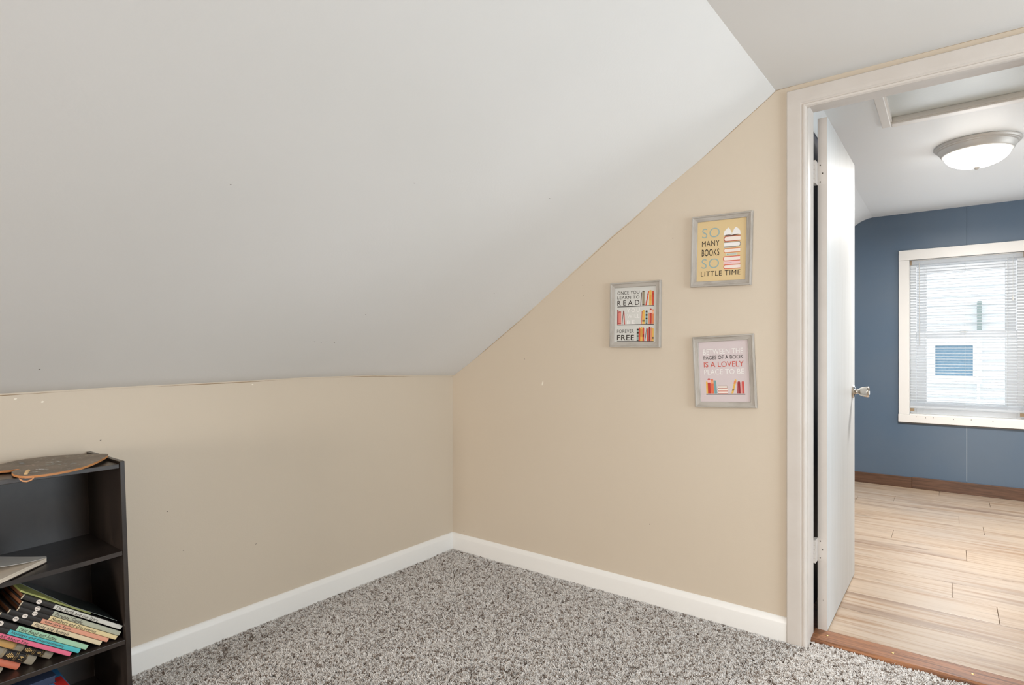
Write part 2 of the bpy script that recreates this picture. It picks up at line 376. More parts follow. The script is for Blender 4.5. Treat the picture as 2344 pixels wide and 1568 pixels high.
dr = tag(bpy.data.objects.new('door_1', None), 'white flush panel door swung open beside the casing', kind='structure'); COL.objects.link(dr)
dr.location = (1.8450, 0.160, 0.008); dr.rotation_euler = (0, 0, -math.radians(0.55))
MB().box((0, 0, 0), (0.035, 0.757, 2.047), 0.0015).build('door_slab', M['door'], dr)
MB().box((0.0006, -0.0006, 0.001), (0.0344, 0.0004, 2.046)).build('edge_tint', M['trim2'], dr)  # thin strip that puts the edge's dimmer, warmer light into its colour
for hz in (1.779, 0.275):
    hg = MB().box((-0.0005, -0.0016, hz), (0.030, 0.0004, hz + 0.091)).box((-0.012, -0.044, hz), (0.0005, 0.0003, hz + 0.091), 0.0005).build('hinge', M['trim2'], dr)
    for k in range(5):
        MB().lathe([(0.0045, hz + 0.002 + k * 0.0176), (0.0052, hz + 0.003 + k * 0.0176), (0.0052, hz + 0.0165 + k * 0.0176), (0.0045, hz + 0.0175 + k * 0.0176)], 12, c=(-0.0075, -0.042, 0)).build('knuckle', M['trim2'], hg)
    for q, (sx, sz) in enumerate(((0.010, 0.012), (0.018, 0.0455), (0.010, 0.079))):
        MB().lathe([(0.0026, -0.0015), (0.0026, -0.0022), (0.001, -0.0024)], 10, axis='y', c=(sx, 0, hz + sz)).build('screw', M['screw'], hg)
kb = MB().lathe([(0.031, 0.0), (0.032, 0.003), (0.030, 0.007), (0.020, 0.010), (0.013, 0.014), (0.0115, 0.022), (0.0125, 0.026), (0.0175, 0.030), (0.0215, 0.036), (0.0245, 0.046), (0.0268, 0.060), (0.0268, 0.066), (0.0245, 0.0695), (0.022, 0.068), (0.0205, 0.066), (0.004, 0.0665)], 40, axis='x', c=(0.035, 0.690, 0.917)).build('door_knob', M['chrome'], dr, smooth='auto')
MB().lathe([(0.006, 0.066), (0.006, 0.0685), (0.004, 0.069)], 16, axis='x', c=(0.035, 0.690, 0.917)).build('knob_button', M['chrome'], kb, smooth='auto')
kb['label'] = 'shiny tulip-shaped metal door knob'
MB().lathe([(0.0012, -0.0002), (0.0012, -0.0010)], 8, axis='y', c=(0.02, 0, 0.12)).build('nail_head', M['screw'], dr)

# ------------------------------------------------------------------ carpet pile
def tuft(seed):
    rnd = random.Random(seed); mb = MB()
    for k in range(7):
        a = rnd.uniform(0, 6.28); bx, by = 0.0024 * math.cos(a + k * 0.9), 0.0024 * math.sin(a + k * 0.9)
        h = rnd.uniform(0.010, 0.015); lx, ly = rnd.uniform(-.007, .007), rnd.uniform(-.007, .007); c = rnd.uniform(-0.0025, 0.0025)
        mb.tube([(bx, by, 0), (bx + lx * .25 + c, by + ly * .25 - c, h * .5), (bx + lx * .75 - c * .4, by + ly * .75 + c * .5, h * .88), (bx + lx * 1.15, by + ly * 1.15, h)], [0.0006, 0.0009, 0.00095, 0.0005], 4)
    me = mb.mesh('yarn_tuft', M['pile']); me.shade_smooth()
    return bpy.data.objects.new('yarn_tuft', me)
def pile_mat():
    m = bpy.data.materials.new('speckled_carpet_yarn'); m.use_nodes = True; nt = m.node_tree; b = nt.nodes['Principled BSDF']
    b.inputs['Roughness'].default_value = 0.85; b.inputs['Specular IOR Level'].default_value = 0.15
    b.inputs['Sheen Weight'].default_value = 0.15
    oi = nt.nodes.new('ShaderNodeObjectInfo'); r = nt.nodes.new('ShaderNodeValToRGB'); e = r.color_ramp.elements
    e[0].position = 0.0; e[0].color = lin((108, 92, 80)); e[1].position = 1.0; e[1].color = lin((248, 243, 238))
    for p, c in ((0.17, (140, 122, 108)), (0.24, (216, 207, 199)), (0.6, (238, 233, 228))): x = e.new(p); x.color = lin(c)
    nt.links.new(oi.outputs['Random'], r.inputs['Fac']); nt.links.new(r.outputs['Color'], b.inputs['Base Color']); return m
M['pile'] = pile_mat()
def carpet():
    tufts = [tuft(s) for s in range(4)]
    mb = MB(); mb.face([(0.013, -2.75, -0.013), (3.6, -2.75, -0.013), (3.6, -0.013, -0.013), (0.013, -0.013, -0.013)])
    mb.face([(1.845, -0.013, -0.013), (2.595, -0.013, -0.013), (2.595, 0.056, -0.013), (1.845, 0.056, -0.013)])
    o = mb.build('carpet_pile', M['pile'])
    tag(o, 'speckled grey-brown cut pile carpet covering the room floor', 'carpet', kind='stuff')
    ng = bpy.data.node_groups.new('carpet_tufts', 'GeometryNodeTree')
    ng.interface.new_socket('Geometry', in_out='INPUT', socket_type='NodeSocketGeometry'); ng.interface.new_socket('Geometry', in_out='OUTPUT', socket_type='NodeSocketGeometry')
    N, Lk = ng.nodes, ng.links
    gi = N.new('NodeGroupInput'); go = N.new('NodeGroupOutput')
    dp = N.new('GeometryNodeDistributePointsOnFaces'); dp.distribute_method = 'RANDOM'; dp.inputs['Density'].default_value = 46000; dp.inputs['Seed'].default_value = 3
    Lk.new(gi.outputs[0], dp.inputs['Mesh'])
    jn = N.new('GeometryNodeJoinGeometry')
    for t in tufts:
        ob = N.new('GeometryNodeObjectInfo'); ob.inputs['Object'].default_value = t; ob.inputs['As Instance'].default_value = True
        Lk.new(ob.outputs['Geometry'], jn.inputs[0])
    ins = N.new('GeometryNodeInstanceOnPoints'); ins.inputs['Pick Instance'].default_value = True
    Lk.new(dp.outputs['Points'], ins.inputs['Points']); Lk.new(jn.outputs[0], ins.inputs['Instance'])
    rv = N.new('FunctionNodeRandomValue'); rv.data_type = 'FLOAT_VECTOR'; rv.inputs[0].default_value = (-0.35, -0.35, 0); rv.inputs[1].default_value = (0.35, 0.35, 6.283)
    # the lie of the pile: vacuum tracks lean the yarn one way or the other
    ps = N.new('GeometryNodeInputPosition'); mp = N.new('ShaderNodeVectorMath'); mp.operation = 'MULTIPLY'; mp.inputs[1].default_value = (5.0, 1.3, 1)
    Lk.new(ps.outputs[0], mp.inputs[0])
    nz = N.new('ShaderNodeTexNoise'); nz.inputs['Scale'].default_value = 1.0; nz.inputs['Detail'].default_value = 2; Lk.new(mp.outputs[0], nz.inputs['Vector'])
    mr = N.new('ShaderNodeMapRange'); mr.inputs['From Min'].default_value = 0.35; mr.inputs['From Max'].default_value = 0.65; mr.inputs['To Min'].default_value = -0.75; mr.inputs['To Max'].default_value = 0.75
    Lk.new(nz.outputs[0], mr.inputs['Value'])
    # tilt about the world axes after the random spin
    cb = N.new('ShaderNodeCombineXYZ'); Lk.new(mr.outputs[0], cb.inputs['X']); Lk.new(mr.outputs[0], cb.inputs['Y'])
    e2r = N.new('FunctionNodeEulerToRotation'); Lk.new(rv.outputs[0], e2r.inputs[0])
    e2r2 = N.new('FunctionNodeEulerToRotation'); Lk.new(cb.outputs[0], e2r2.inputs[0])
    rr = N.new('FunctionNodeRotateRotation'); rr.rotation_space = 'GLOBAL'; Lk.new(e2r.outputs[0], rr.inputs[0]); Lk.new(e2r2.outputs[0], rr.inputs[1])
    Lk.new(rr.outputs[0], ins.inputs['Rotation'])
    rs = N.new('FunctionNodeRandomValue'); rs.data_type = 'FLOAT'; rs.inputs[2].default_value = 0.7; rs.inputs[3].default_value = 1.05
    Lk.new(rs.outputs[1], ins.inputs['Scale'])
    Lk.new(ins.outputs[0], go.inputs[0])
    md = o.modifiers.new('tufts', 'NODES'); md.node_group = ng
carpet()

# ------------------------------------------------------------------ framed prints
FR, FW, FH = 0.0235, 0.247, 0.298
RP = [(0, 0), (0, .013), (.0015, .0155), (.0055, .016), (.0075, .0145), (.0085, .0125), (.019, .0105), (.0215, .0105), (.0235, .0085), (.0235, 0)]
def frame(name, cx, cz, tilt, paper, label, w=FW, h=FH):
    e = empty(name, (cx, -0.001, cz), label, 'framed print', 'framed book prints on the beige wall', (0, tilt, 0))
    n = len(RP)
    for k, (hw, hh) in enumerate(((w / 2, h / 2), (h / 2, w / 2), (w / 2, h / 2), (h / 2, w / 2))):
        # rail along local u, outward is +v, then rotated by k quarter turns
        V = []
        for s in (-1, 1):
            for d, t in RP:
                u, v = s * (hw - d), -(hh - d)
                for _ in range(k): u, v = -v, u
                V.append((u, -t, v))
        MB().add(V, [(i, (i + 1) % n, n + (i + 1) % n, n + i) for i in range(n)] + [tuple(range(n)), tuple(range(n, 2 * n))]).build('frame_rail', M['frame_h'] if k % 2 == 0 else M['frame'], e)
    hw, hh = w / 2 - FR + .002, h / 2 - FR + .002
    pp = MB().box((-hw, -0.0050, -hh), (hw, -0.001, hh)).build('paper', flat(paper, 0.45), e)
    return e, pp, (w / 2 - FR, h / 2 - FR)
class Art:
    """flat print on a sheet: u,v in 0..1 of the sheet, v down"""
    def __init__(s, half): s.hw, s.hh = half; s.mb = MB(); s.mats = []; s.lay = 0
    def _m(s, rgb):
        mt = flat(rgb)
        if mt not in s.mats: s.mats.append(mt)
        return s.mats.index(mt)
    def _p(s, u, v): return ((u * 2 - 1) * s.hw, -0.00506 - 0.00005 * s.lay, (1 - 2 * v) * s.hh)
    def poly(s, pts, rgb, lay=1): s.lay = lay; s.mb.face([s._p(*p) for p in pts], s._m(rgb)); return s
    def rect(s, u0, v0, u1, v1, rgb, lay=2): return s.poly([(u0, v0), (u1, v0), (u1, v1), (u0, v1)], rgb, lay)
    def lean(s, u0, v0, u1, v1, dx, rgb): return s.poly([(u0 + dx, v0), (u1 + dx, v0), (u1, v1), (u0, v1)], rgb)
    def text(s, body, u0, v0, u1, v1, rgb, bold=0.0, space=1.1):
        V, Fs, _ = text_outline(body, 0, bold, space); s.lay = 5; m = s._m(rgb)
        s.mb.add([s._p(u0 + x * (u1 - u0), v1 + y * (v0 - v1)) for x, y in V], Fs, m); return s
    def upright(s, u0, u1, v0, v1, rgb, bands=(), top=None, dx=0.0):
        """an upright printed book with rounded head"""
        k = 0.12 * (v1 - v0) if top is None else top
        um = (u1 - u0)
        pts = [(u0, v1), (u1, v1), (u1 + dx, v0 + um * .4), (u1 - um * .22 + dx, v0), (u0 + um * .22 + dx, v0), (u0 + dx, v0 + um * .4)]
        s.poly(pts, rgb)
        for b0, b1, c in bands:
            def at(t): return v0 + t * (v1 - v0)
            f0, f1 = (1 - b0) * dx, (1 - b1) * dx
            s.poly([(u0 + f0, at(b0)), (u1 + f0, at(b0)), (u1 + f1, at(b1)), (u0 + f1, at(b1))], c, 2)
        return s
    def lying(s, u0, u1, v0, v1, cover, pages, spine_left=True, t=0.012):
        um = (v1 - v0) * 0.42
        n = 8
        def half(v0, v1, inset, c, lay):
            r = (v1 - v0) / 2; vc = (v0 + v1) / 2; rx = r * 0.9
            arc = [(u0 + inset + rx - rx * math.sin(math.pi * k / n), vc - r * math.cos(math.pi * k / n)) for k in range(n + 1)]
            pts = arc + [(u1, v1), (u1, v0)]
            if not spine_left: pts = [(u0 + u1 - a, b) for a, b in pts]
            s.poly(pts, c, lay)
        half(v0, v1, 0, cover, 3); half(v0 + t, v1 - t, t * 1.3, pages, 4); return s
    def done(s, parent): return s.mb.build('printed_art', s.mats, parent)
INK, WHITE, CREAMW = (52, 44, 40), (236, 232, 228), (238, 224, 214)
# 1: yellow sheet
e, pp, hf = frame('framed_print', 1.515, 1.5385, math.radians(1.3), (216, 190, 142), 'grey wood framed yellow print with a stack of drawn books', w=0.246, h=0.297)
A = Art(hf); TEAL = (150, 172, 170)
A.text('SO', .10, .115, .465, .275, TEAL, -.008).text('MANY', .10, .325, .465, .415, INK).text('BOOKS', .10, .465, .465, .58, INK, .006).text('SO', .10, .625, .465, .785, TEAL, -.008).text('LITTLE TIME', .09, .835, .90, .915, INK)
for u, sg in ((.545, 1), (.885, -1)):   # open book on top
    A.poly([(u, .265), (u + sg * .01, .20), (u + sg * .045, .165), (u + sg * .095, .135), (u + sg * .13, .165), (u + sg * .165, .225), (u + sg * .17, .262), (u + sg * .10, .255)], WHITE)
A.poly([(.545, .265), (.60, .252), (.66, .252), (.715, .262), (.77, .252), (.83, .252), (.885, .265), (.715, .278)], (110, 84, 74), 2)
A.lying(.55, .885, .275, .365, (176, 82, 58), CREAMW); A.lying(.56, .895, .372, .455, (150, 140, 130), WHITE, False)
A.rect(.56, .455, .80, .468, (176, 172, 164)); A.lying(.55, .885, .475, .55, (214, 134, 84), CREAMW)
A.rect(.60, .555, .83, .592, (208, 208, 190)); A.rect(.62, .567, .655, .583, (150, 160, 160), 3); A.rect(.67, .565, .81, .585, (186, 194, 186), 3)
A.lying(.545, .885, .605, .685, (212, 92, 80), CREAMW); A.rect(.555, .69, .89, .735, (236, 196, 196)); A.rect(.57, .707, .72, .717, (196, 168, 176), 3)
A.lying(.555, .895, .74, .815, (212, 92, 74), CREAMW); A.done(pp)
# 2: pale sheet with shelves
e, pp, hf = frame('framed_print', 1.1315, 1.2878, math.radians(0.6), (208, 206, 200), 'whitewashed wood framed white print of three drawn shelves', w=0.247, h=0.297)
A = Art(hf); RED, OR, YE, TL, PK, DR = (206, 84, 58), (224, 134, 84), (226, 178, 88), (136, 160, 154), (220, 134, 122), (150, 44, 44)
A.text('ONCE YOU', .055, .065, .60, .125, INK).text('LEARN TO', .055, .155, .60, .21, INK).text('READ', .055, .235, .60, .325, INK, .004, 1.6)
A.rect(.055, .342, .95, .355, INK); A.rect(.055, .675, .95, .688, INK); A.rect(.055, 1.0 - .02, .95, .993, INK)
A.text('YOU', .30, .385, .61, .455, WHITE, 0, 1.4).text('WILL', .30, .49, .61, .56, WHITE).text('BE', .30, .60, .49, .665, WHITE, 0, 1.5)
A.text('FOREVER', .055, .765, .475, .83, INK, -.004).text('FREE', .055, .865, .48, .965, INK, .012)
A.upright(.625, .645, .10, .338, (104, 84, 78), dx=.02); A.upright(.67, .725, .075, .338, (150, 138, 112), ((.03, .07, INK), (.93, .97, INK)))
A.upright(.745, .775, .085, .338, RED, ((.2, .25, DR), (.75, .8, DR)), dx=.06); A.upright(.835, .895, .07, .338, YE, ((.3, .7, (222, 160, 70)),)); A.upright(.90, .95, .085, .338, RED, ((.2, .24, DR), (.35, .4, DR)))
A.upright(.055, .085, .40, .672, DR); A.upright(.085, .155, .43, .672, PK, ((.04, .08, DR), (.9, .94, DR))); A.upright(.172, .186, .42, .672, (92, 84, 82), dx=.03); A.upright(.225, .255, .43, .672, (196, 92, 84), dx=-.02)
A.upright(.645, .665, .44, .672, (206, 116, 92), dx=.015); A.upright(.675, .735, .42, .672, YE, ((.72, .76, INK), (.8, .83, INK))); A.upright(.755, .80, .43, .672, TL, ((0.02, .14, INK), (.28, .4, INK), (.55, .65, INK), (.92, .98, INK)))
A.upright(.825, .845, .47, .672, OR); A.upright(.85, .90, .40, .672, (190, 66, 50), ((.1, .28, (236, 200, 190)),)); A.upright(.905, .95, .415, .672, OR, ((.08, .3, (240, 180, 150)),))
A.upright(.545, .59, .755, .978, TL, ((0.02, .14, INK), (.28, .4, INK), (.55, .65, INK), (.92, .98, INK))); A.upright(.59, .63, .735, .978, RED); A.upright(.63, .685, .725, .978, YE, ((.15, .7, (206, 150, 70)),)); A.upright(.685, .725, .735, .978, RED, ((.5, .7, DR),))
A.upright(.735, .75, .74, .978, (92, 84, 82), dx=.04); A.upright(.79, .82, .755, .978, RED, dx=0); A.upright(.83, .875, .725, .978, DR); A.upright(.88, .905, .735, .978, OR); A.upright(.91, .95, .745, .978, YE, ((.7, .75, INK), (.8, .84, INK)))
A.done(pp)
# 3: pink-grey sheet
e, pp, hf = frame('framed_print', 1.5265, 1.0385, math.radians(-2.6), (208, 194, 194), 'grey wood framed pinkish print with a row of drawn books, hanging slightly askew', w=0.247, h=0.297)
A = Art(hf)
A.text('BETWEEN THE', .09, .125, .90, .21, WHITE, 0, 1.0).text('PAGES OF A BOOK', .095, .235, .90, .295, INK, 0, 1.0).text('IS A LOVELY', .095, .335, .90, .425, (200, 84, 70), 0, 1.0).text('PLACE TO BE', .095, .46, .90, .545, WHITE, 0, 1.0)
A.rect(.115, .868, .905, .882, INK)
A.upright(.12, .155, .66, .862, YE); A.upright(.155, .215, .61, .862, (186, 58, 50), ((.1, .28, (236, 190, 190)),)); A.upright(.22, .28, .625, .862, (224, 110, 76), ((.08, .3, (236, 160, 120)),)); A.upright(.29, .345, .645, .862, (120, 158, 160), dx=-.012)
A.lying(.365, .56, .735, .775, (170, 150, 136), CREAMW, False, .006); A.lying(.355, .56, .775, .822, (206, 120, 100), CREAMW, True, .006); A.lying(.355, .565, .822, .864, (206, 110, 92), CREAMW, True, .006)
A.upright(.63, .67, .635, .862, YE, ((.1, .3, OR), (.7, .73, INK), (.77, .8, INK)), dx=.075); A.upright(.745, .762, .67, .862, (170, 60, 60)); A.upright(.765, .815, .665, .862, (150, 44, 52)); A.upright(.825, .84, .67, .862, (224, 150, 140)); A.upright(.845, .89, .665, .862, (206, 84, 78))
A.done(pp)

# ------------------------------------------------------------------ bookcase (slightly racked, leaning to the low wall)
YB, BT = -1.747, 0.013                      # outer face of the right side at the top
def rack(x, y, z): k = (0.79 - z); return (x + 0.010 * k, y + 0.027 * k, z)
bc = empty('bookcase', (0.15, -2.05, 0.0), 'dark espresso three tier bookcase standing against the low beige wall', 'bookcase')
def bpart(name, a, b, bev=0.0012, sag=None):
    mb = MB()
    if sag:
        n = 14; V = []; 
        for k in range(n + 1):
            y = a[1] + (b[1] - a[1]) * k / n; s = sag * (1 - (2 * k / n - 1) ** 2)
            V += [(a[0], y, a[2] - s), (b[0], y, a[2] - s), (b[0], y, b[2] - s), (a[0], y, b[2] - s)]
        Fs = [(4 * k + i, 4 * k + (i + 1) % 4, 4 * k + 4 + (i + 1) % 4, 4 * k + 4 + i) for k in range(n) for i in range(4)] + [(0, 1, 2, 3), (4 * n, 4 * n + 1, 4 * n + 2, 4 * n + 3)]
        mb.add(V, Fs)
    else: mb.box(a, b, bev)
    mb.v = [tuple(Vector(rack(*v)) - bc.location) for v in mb.v]
    return mb.build(name, M['case'], bc)
BW, BD, BZ0 = 0.635, 0.287, 0.0
bpart('side_panel', (0.004, YB - BT, BZ0), (BD, YB, 0.791)); bpart('side_panel', (0.004, YB - BW, BZ0), (BD, YB - BW + BT, 0.791))
yi0, yi1 = YB - BW + BT + .0005, YB - BT - .0005
bpart('back_panel', (0.003, yi0, 0.03), (0.0065, yi1, 0.783), 0)
bpart('top_panel', (0.0075, yi0, 0.770), (BD - 0.004, yi1, 0.783), 0.001)
bpart('shelf', (0.0075, yi0, 0.508), (BD - 0.003, yi1, 0.521), 0, 0.008)
bpart('shelf', (0.0075, yi0, 0.239), (BD - 0.003, yi1, 0.2525), 0.001)
bpart('bottom_shelf', (0.0075, yi0, 0.035), (BD - 0.003, yi1, 0.048), 0.001); bpart('kick_board', (BD - 0.03, yi0, 0.0), (BD - 0.018, yi1, 0.034), 0.001)

# artist's palette on top
PZ, PT = 0.787, 0.006
out = [(0.071, -1.991), (0.052, -1.965), (0.040, -1.936), (0.038, -1.906), (0.044, -1.866), (0.066, -1.829), (0.106, -1.785), (0.148, -1.752), (0.172, -1.752), (0.195, -1.763), (0.228, -1.783), (0.281, -1.821), (0.324, -1.861), (0.341, -1.892), (0.348, -1.919), (0.351, -1.944), (0.349, -1.966), (0.340, -1.985), (0.323, -1.997), (0.293, -2.003), (0.258, -2.003), (0.236, -1.999), (0.220, -1.990), (0.209, -1.976), (0.198, -1.982), (0.199, -1.996), (0.191, -2.015), (0.186, -2.05), (0.190, -2.09), (0.195, -2.13), (0.17, -2.16), (0.135, -2.155), (0.11, -2.12), (0.095, -2.06)]
M['palette'] = mat('paint_stained_board', (128, 114, 100), 0.5, noise=(14, (96, 86, 76), 0.9), grain=((50, 110, 10), (176, 172, 164), 0.58, 0.8))
M['palette_edge'] = mat('orange_plywood_edge', (196, 136, 82), 0.55, grain=((20, 20, 200), (170, 108, 60), 0.4, 0.7))
pal = empty('artists_palette', (0.2, -1.93, 0.7885), 'paint-smeared wooden artist palette overhanging the bookcase top', 'palette', None, (math.radians(1.25), 0, 0))
pal_o = Vector((0.2, -1.93, PZ))
def smooth_loop(P, n=4):
    R = []
    for k in range(len(P)):
        a, b, c, d = (Vector(P[(k + q) % len(P)]) for q in (-1, 0, 1, 2))
        for t in (i / n for i in range(n)):
            R.append(tuple(0.5 * ((2 * b) + (c - a) * t + (2 * a - 5 * b + 4 * c - d) * t * t + (3 * b - a - 3 * c + d) * t ** 3)))
    return R
mb = MB(); mb.prism(smooth_loop(out), 2, PZ, PZ + PT, 0, 1); mb.v = [tuple(Vector(v) - pal_o) for v in mb.v]; mb.build('board', [M['palette'], M['palette_edge']], pal)
mb = MB().tube([(0.309, -1.985, PZ - 0.004), (0.309, -1.985, PZ + PT + 0.003), (0.304, -1.981, PZ + PT + 0.007), (0.300, -1.977, PZ + PT + 0.0075)], [0.0035, 0.0042, 0.0042, 0.0035], 10)
mb.v = [tuple(Vector(v) - pal_o) for v in mb.v]; mb.build('peg', flat((206, 172, 126)), pal, smooth='auto')
mb = MB().tube([(0.330, -2.004, PZ + 0.001), (0.340, -1.999, PZ - 0.005), (0.346, -1.992, PZ - 0.0065), (0.349, -1.984, PZ - 0.004), (0.348, -1.978, PZ + 0.001)], [0.0014, 0.002, 0.0022, 0.002, 0.0014], 10)
mb.v = [tuple(Vector(v) - pal_o) for v in mb.v]; mb.build('thumb_loop', flat((206, 150, 106)), pal, smooth='auto')
for (x, y, r, c) in [(0.105, -1.838, .020, (176, 168, 148)), (0.135, -1.80, .018, (176, 166, 142)), (0.165, -1.885, .018, (196, 200, 202)), (0.215, -1.905, .022, (146, 156, 154)), (0.265, -1.935, .022, (206, 208, 208)), (0.11, -1.945, .018, (150, 160, 170)), (0.17, -1.945, .016, (170, 148, 138)), (0.245, -1.865, .018, (160, 164, 164)), (0.29, -1.965, .014, (160, 156, 150))]:
    for k in range(7):
        a = random.uniform(0.2, 1.1); ll = random.uniform(.003, .009); ww = random.uniform(.0006, .0022); v = random.uniform(.95, 1.25)
        dx, dy = random.gauss(0, r * .45), random.gauss(0, r * .45)
        P = blot((x + dx - 0.2, y + dy + 1.93, PT + 0.0002 + 0.00004 * k), (math.cos(a), math.sin(a), 0), (-math.sin(a), math.cos(a), 0), ll, ww, 11)
        MB().face(P).build('paint_dab', flat(tuple(min(255, int(q * v / 6) * 6) for q in c)), pal)

# ------------------------------------------------------------------ books
AN = math.radians(36.5); AX = Vector((0, -math.cos(AN), math.sin(AN))); NR = Vector((0, math.sin(AN), math.cos(AN))); XP = Vector((1, 0, 0))
M['pages'] = mat('brown_aged_pages', (150, 96, 60), 0.8, grain=((3, 200, 200), (112, 66, 42), 0.4, 0.7))
M['pages_lt'] = mat('cream_pages', (228, 216, 200), 0.8, grain=((3, 3, 300), (206, 190, 170), 0.4, 0.7))
BLACK = (50, 47, 45)
def leaning_book(xs, yb, zb, L, T, label, cover, label_rgb=None, lab_s=0.0, title=None, t_end=0.0, num=None, num_s=0.0, rounded=False, bands=(), page=None, group='books leaning on the middle shelf'):
    """spine towards +X; (yb, zb) lower corner of the spine's foot; s runs 0 (foot) .. L (head)"""
    while zb < 0.2535: yb += AX.y * 0.0005; zb += AX.z * 0.0005
    base = Vector((xs, yb, zb)); W = 0.19
    e = empty('book', base, label, 'book', group)
    def P(d, s, n): return tuple(XP * d + AX * s + NR * n)
    def slab(mb, d0, d1, s0, s1, n0, n1, m=0):
        V = [P(d, s, n) for d in (d0, d1) for s in (s0, s1) for n in (n0, n1)]
        mb.add(V, [(0, 1, 3, 2), (4, 6, 7, 5), (0, 4, 5, 1), (2, 3, 7, 6), (0, 2, 6, 4), (1, 5, 7, 3)], m)
    c = 0.0016
    mb = MB(); slab(mb, -W, -0.002, 0, L, 0, c); slab(mb, -W, -0.002, 0, L, T - c, T)
    bul = 0.0035 if rounded else 0.0008; n = 8
    arc = [(-0.003 + bul * math.sin(math.pi * k / n) + 0.002 * (k in range(1, n)), T * k / n) for k in range(n + 1)]
    sec = arc + [(-0.004, T), (-0.004, 0)]
    V = [P(d, 0, t) for d, t in sec] + [P(d, L, t) for d, t in sec]; q = len(sec)
    mb.add(V, [(i, (i + 1) % q, q + (i + 1) % q, q + i) for i in range(q)] + [tuple(range(q)), tuple(range(q, 2 * q))])
    mb.build('cover', flat(cover, 0.45), e, smooth=False)
    mb = MB(); slab(mb, -W + 0.004, -0.004, 0.003, L - 0.003, c, T - c); mb.build('page_block', page or M['pages'], e)
    def bandmesh(name, s0, s1, rgb, lift, par=None):
        V = []
        for d, t in arc[1:-1]: V += [P(d + lift, s0, t), P(d + lift, s1, t)]
        V = [P(arc[0][0] + lift + .001, s0, T * .03), P(arc[0][0] + lift + .001, s1, T * .03)] + V + [P(arc[-1][0] + lift + .001, s0, T * .97), P(arc[-1][0] + lift + .001, s1, T * .97)]
        return MB().add(V, [(2 * i, 2 * i + 2, 2 * i + 3, 2 * i + 1) for i in range(len(V) // 2 - 1)]).build(name, flat(rgb, 0.45), e)
    if label_rgb: bandmesh('spine_label', 0.0005, lab_s, label_rgb, 0.0002); bandmesh('worn_head_edge', L - 0.0028, L, (206, 190, 164), 0.0003)
    for s0, s1, rgb in bands: bandmesh('spine_band', s0, s1, rgb, 0.00035)
    face = arc[n // 2][0] + 0.0005
    if title:
        V, Fs, asp = text_outline(title, 0.28, 0.012, 1.12)
        s0, s1 = lab_s - 0.006, t_end; h = T * 0.62
        mb = MB().add([P(face, s0 + (s1 - s0) * x, T * 0.18 + h * y) for x, y in V], Fs); mb.build('title_lettering', flat((74, 66, 58)), e)
    if num:
        r = T * 0.47; seg = 20
        dk = MB().face([P(face, num_s + 1.15 * r * math.cos(6.2832 * k / seg), T / 2 + r * math.sin(6.2832 * k / seg)) for k in range(seg)]).build('number_disc', flat((232, 222, 212)), e)
        V, Fs, asp = text_outline(num)
        h = r * 1.25; wd = min(h * asp, r * 1.1)
        MB().add([P(face + 0.0002, num_s - h / 2 + h * y, T / 2 - wd / 2 + wd * x) for x, y in V], Fs).build('number_lettering', flat((84, 76, 70)), dk)
    return e
XS = 0.275
leaning_book(XS, -1.7545, 0.281, .292, .0122, 'thin black book with pale grey spine label, topmost of the leaning row', BLACK, (208, 206, 196), .205, 'The Earth and the Stars', .075, '1', .247)
leaning_book(XS, -1.7585, 0.264, .291, .0128, 'thin black book with grey-green spine label, second in the leaning row', BLACK, (176, 178, 158), .203, 'Parents\' Guide', .118, '11', .246)
leaning_book(XS, -1.7675, 0.2555, .287, .0118, 'thin black book with pale yellow spine label in the leaning row', BLACK, (226, 206, 158), .202, 'Numbers and Discoveries', .065, '2', .242)
leaning_book(XS, -1.7895, 0.257, .284, .0118, 'thin black book with salmon spine label in the leaning row', BLACK, (222, 158, 132), .197, 'America\'s Story', .112, '5', .241)
leaning_book(XS, -1.8075, 0.2545, .285, .0124, 'thin black book with cream spine label in the leaning row', BLACK, (222, 204, 170), .199, 'Plants and Animals', .097, '3', .243)
leaning_book(XS, -1.842, 0.256, .285, .0135, 'thin black book with mint green spine label in the leaning row', BLACK, (164, 204, 172), .196, 'Fact Book and Index', .088, '9', .240)
leaning_book(XS, -1.860, 0.2535, .285, .0125, 'thin black book with turquoise spine label in the leaning row', BLACK, (84, 184, 190), .196, 'Holidays and Entertainments', .047, '7', .240)
leaning_book(XS, -1.881, 0.2535, .285, .0118, 'thin black book with bright pink spine label in the leaning row', BLACK, (228, 112, 140), .198, 'All About You', .118, '6', .240)
GOLD, GREY = (206, 172, 112), (150, 140, 122)
def gold_bands(body, block):
    b = [(0.0, 0.022, GREY), (0.022, 0.078, (38, 34, 32)), (0.078, 0.10, GREY), (0.10, 0.26, body)]
    b += [(s, s + 0.0018, GOLD) for s in (0.0225, 0.027, 0.046, 0.050, 0.0785, 0.083, 0.097, 0.101)]
    return b
eb = leaning_book(0.247, -1.9185, 0.2525, .26, .0195, 'tan encyclopedia volume with black and gold bands beside the pink book', (60, 54, 48), rounded=True, bands=gold_bands((204, 160, 100), 0))
ec = leaning_book(0.247, -1.959, 0.2525, .26, .0235, 'thick grey encyclopedia volume with black and gold bands in the leaning row', (64, 62, 60), rounded=True, bands=gold_bands((176, 178, 182), 0))
leaning_book(0.245, -1.990, 0.2525, .25, .0165, 'plain salmon red hardback between two grey encyclopedias', (206, 118, 92), rounded=True)
leaning_book(0.245, -2.030, 0.2525, .26, .0225, 'grey encyclopedia volume leaning lowest on the middle shelf', (64, 62, 60), rounded=True, bands=gold_bands((176, 178, 182), 0))
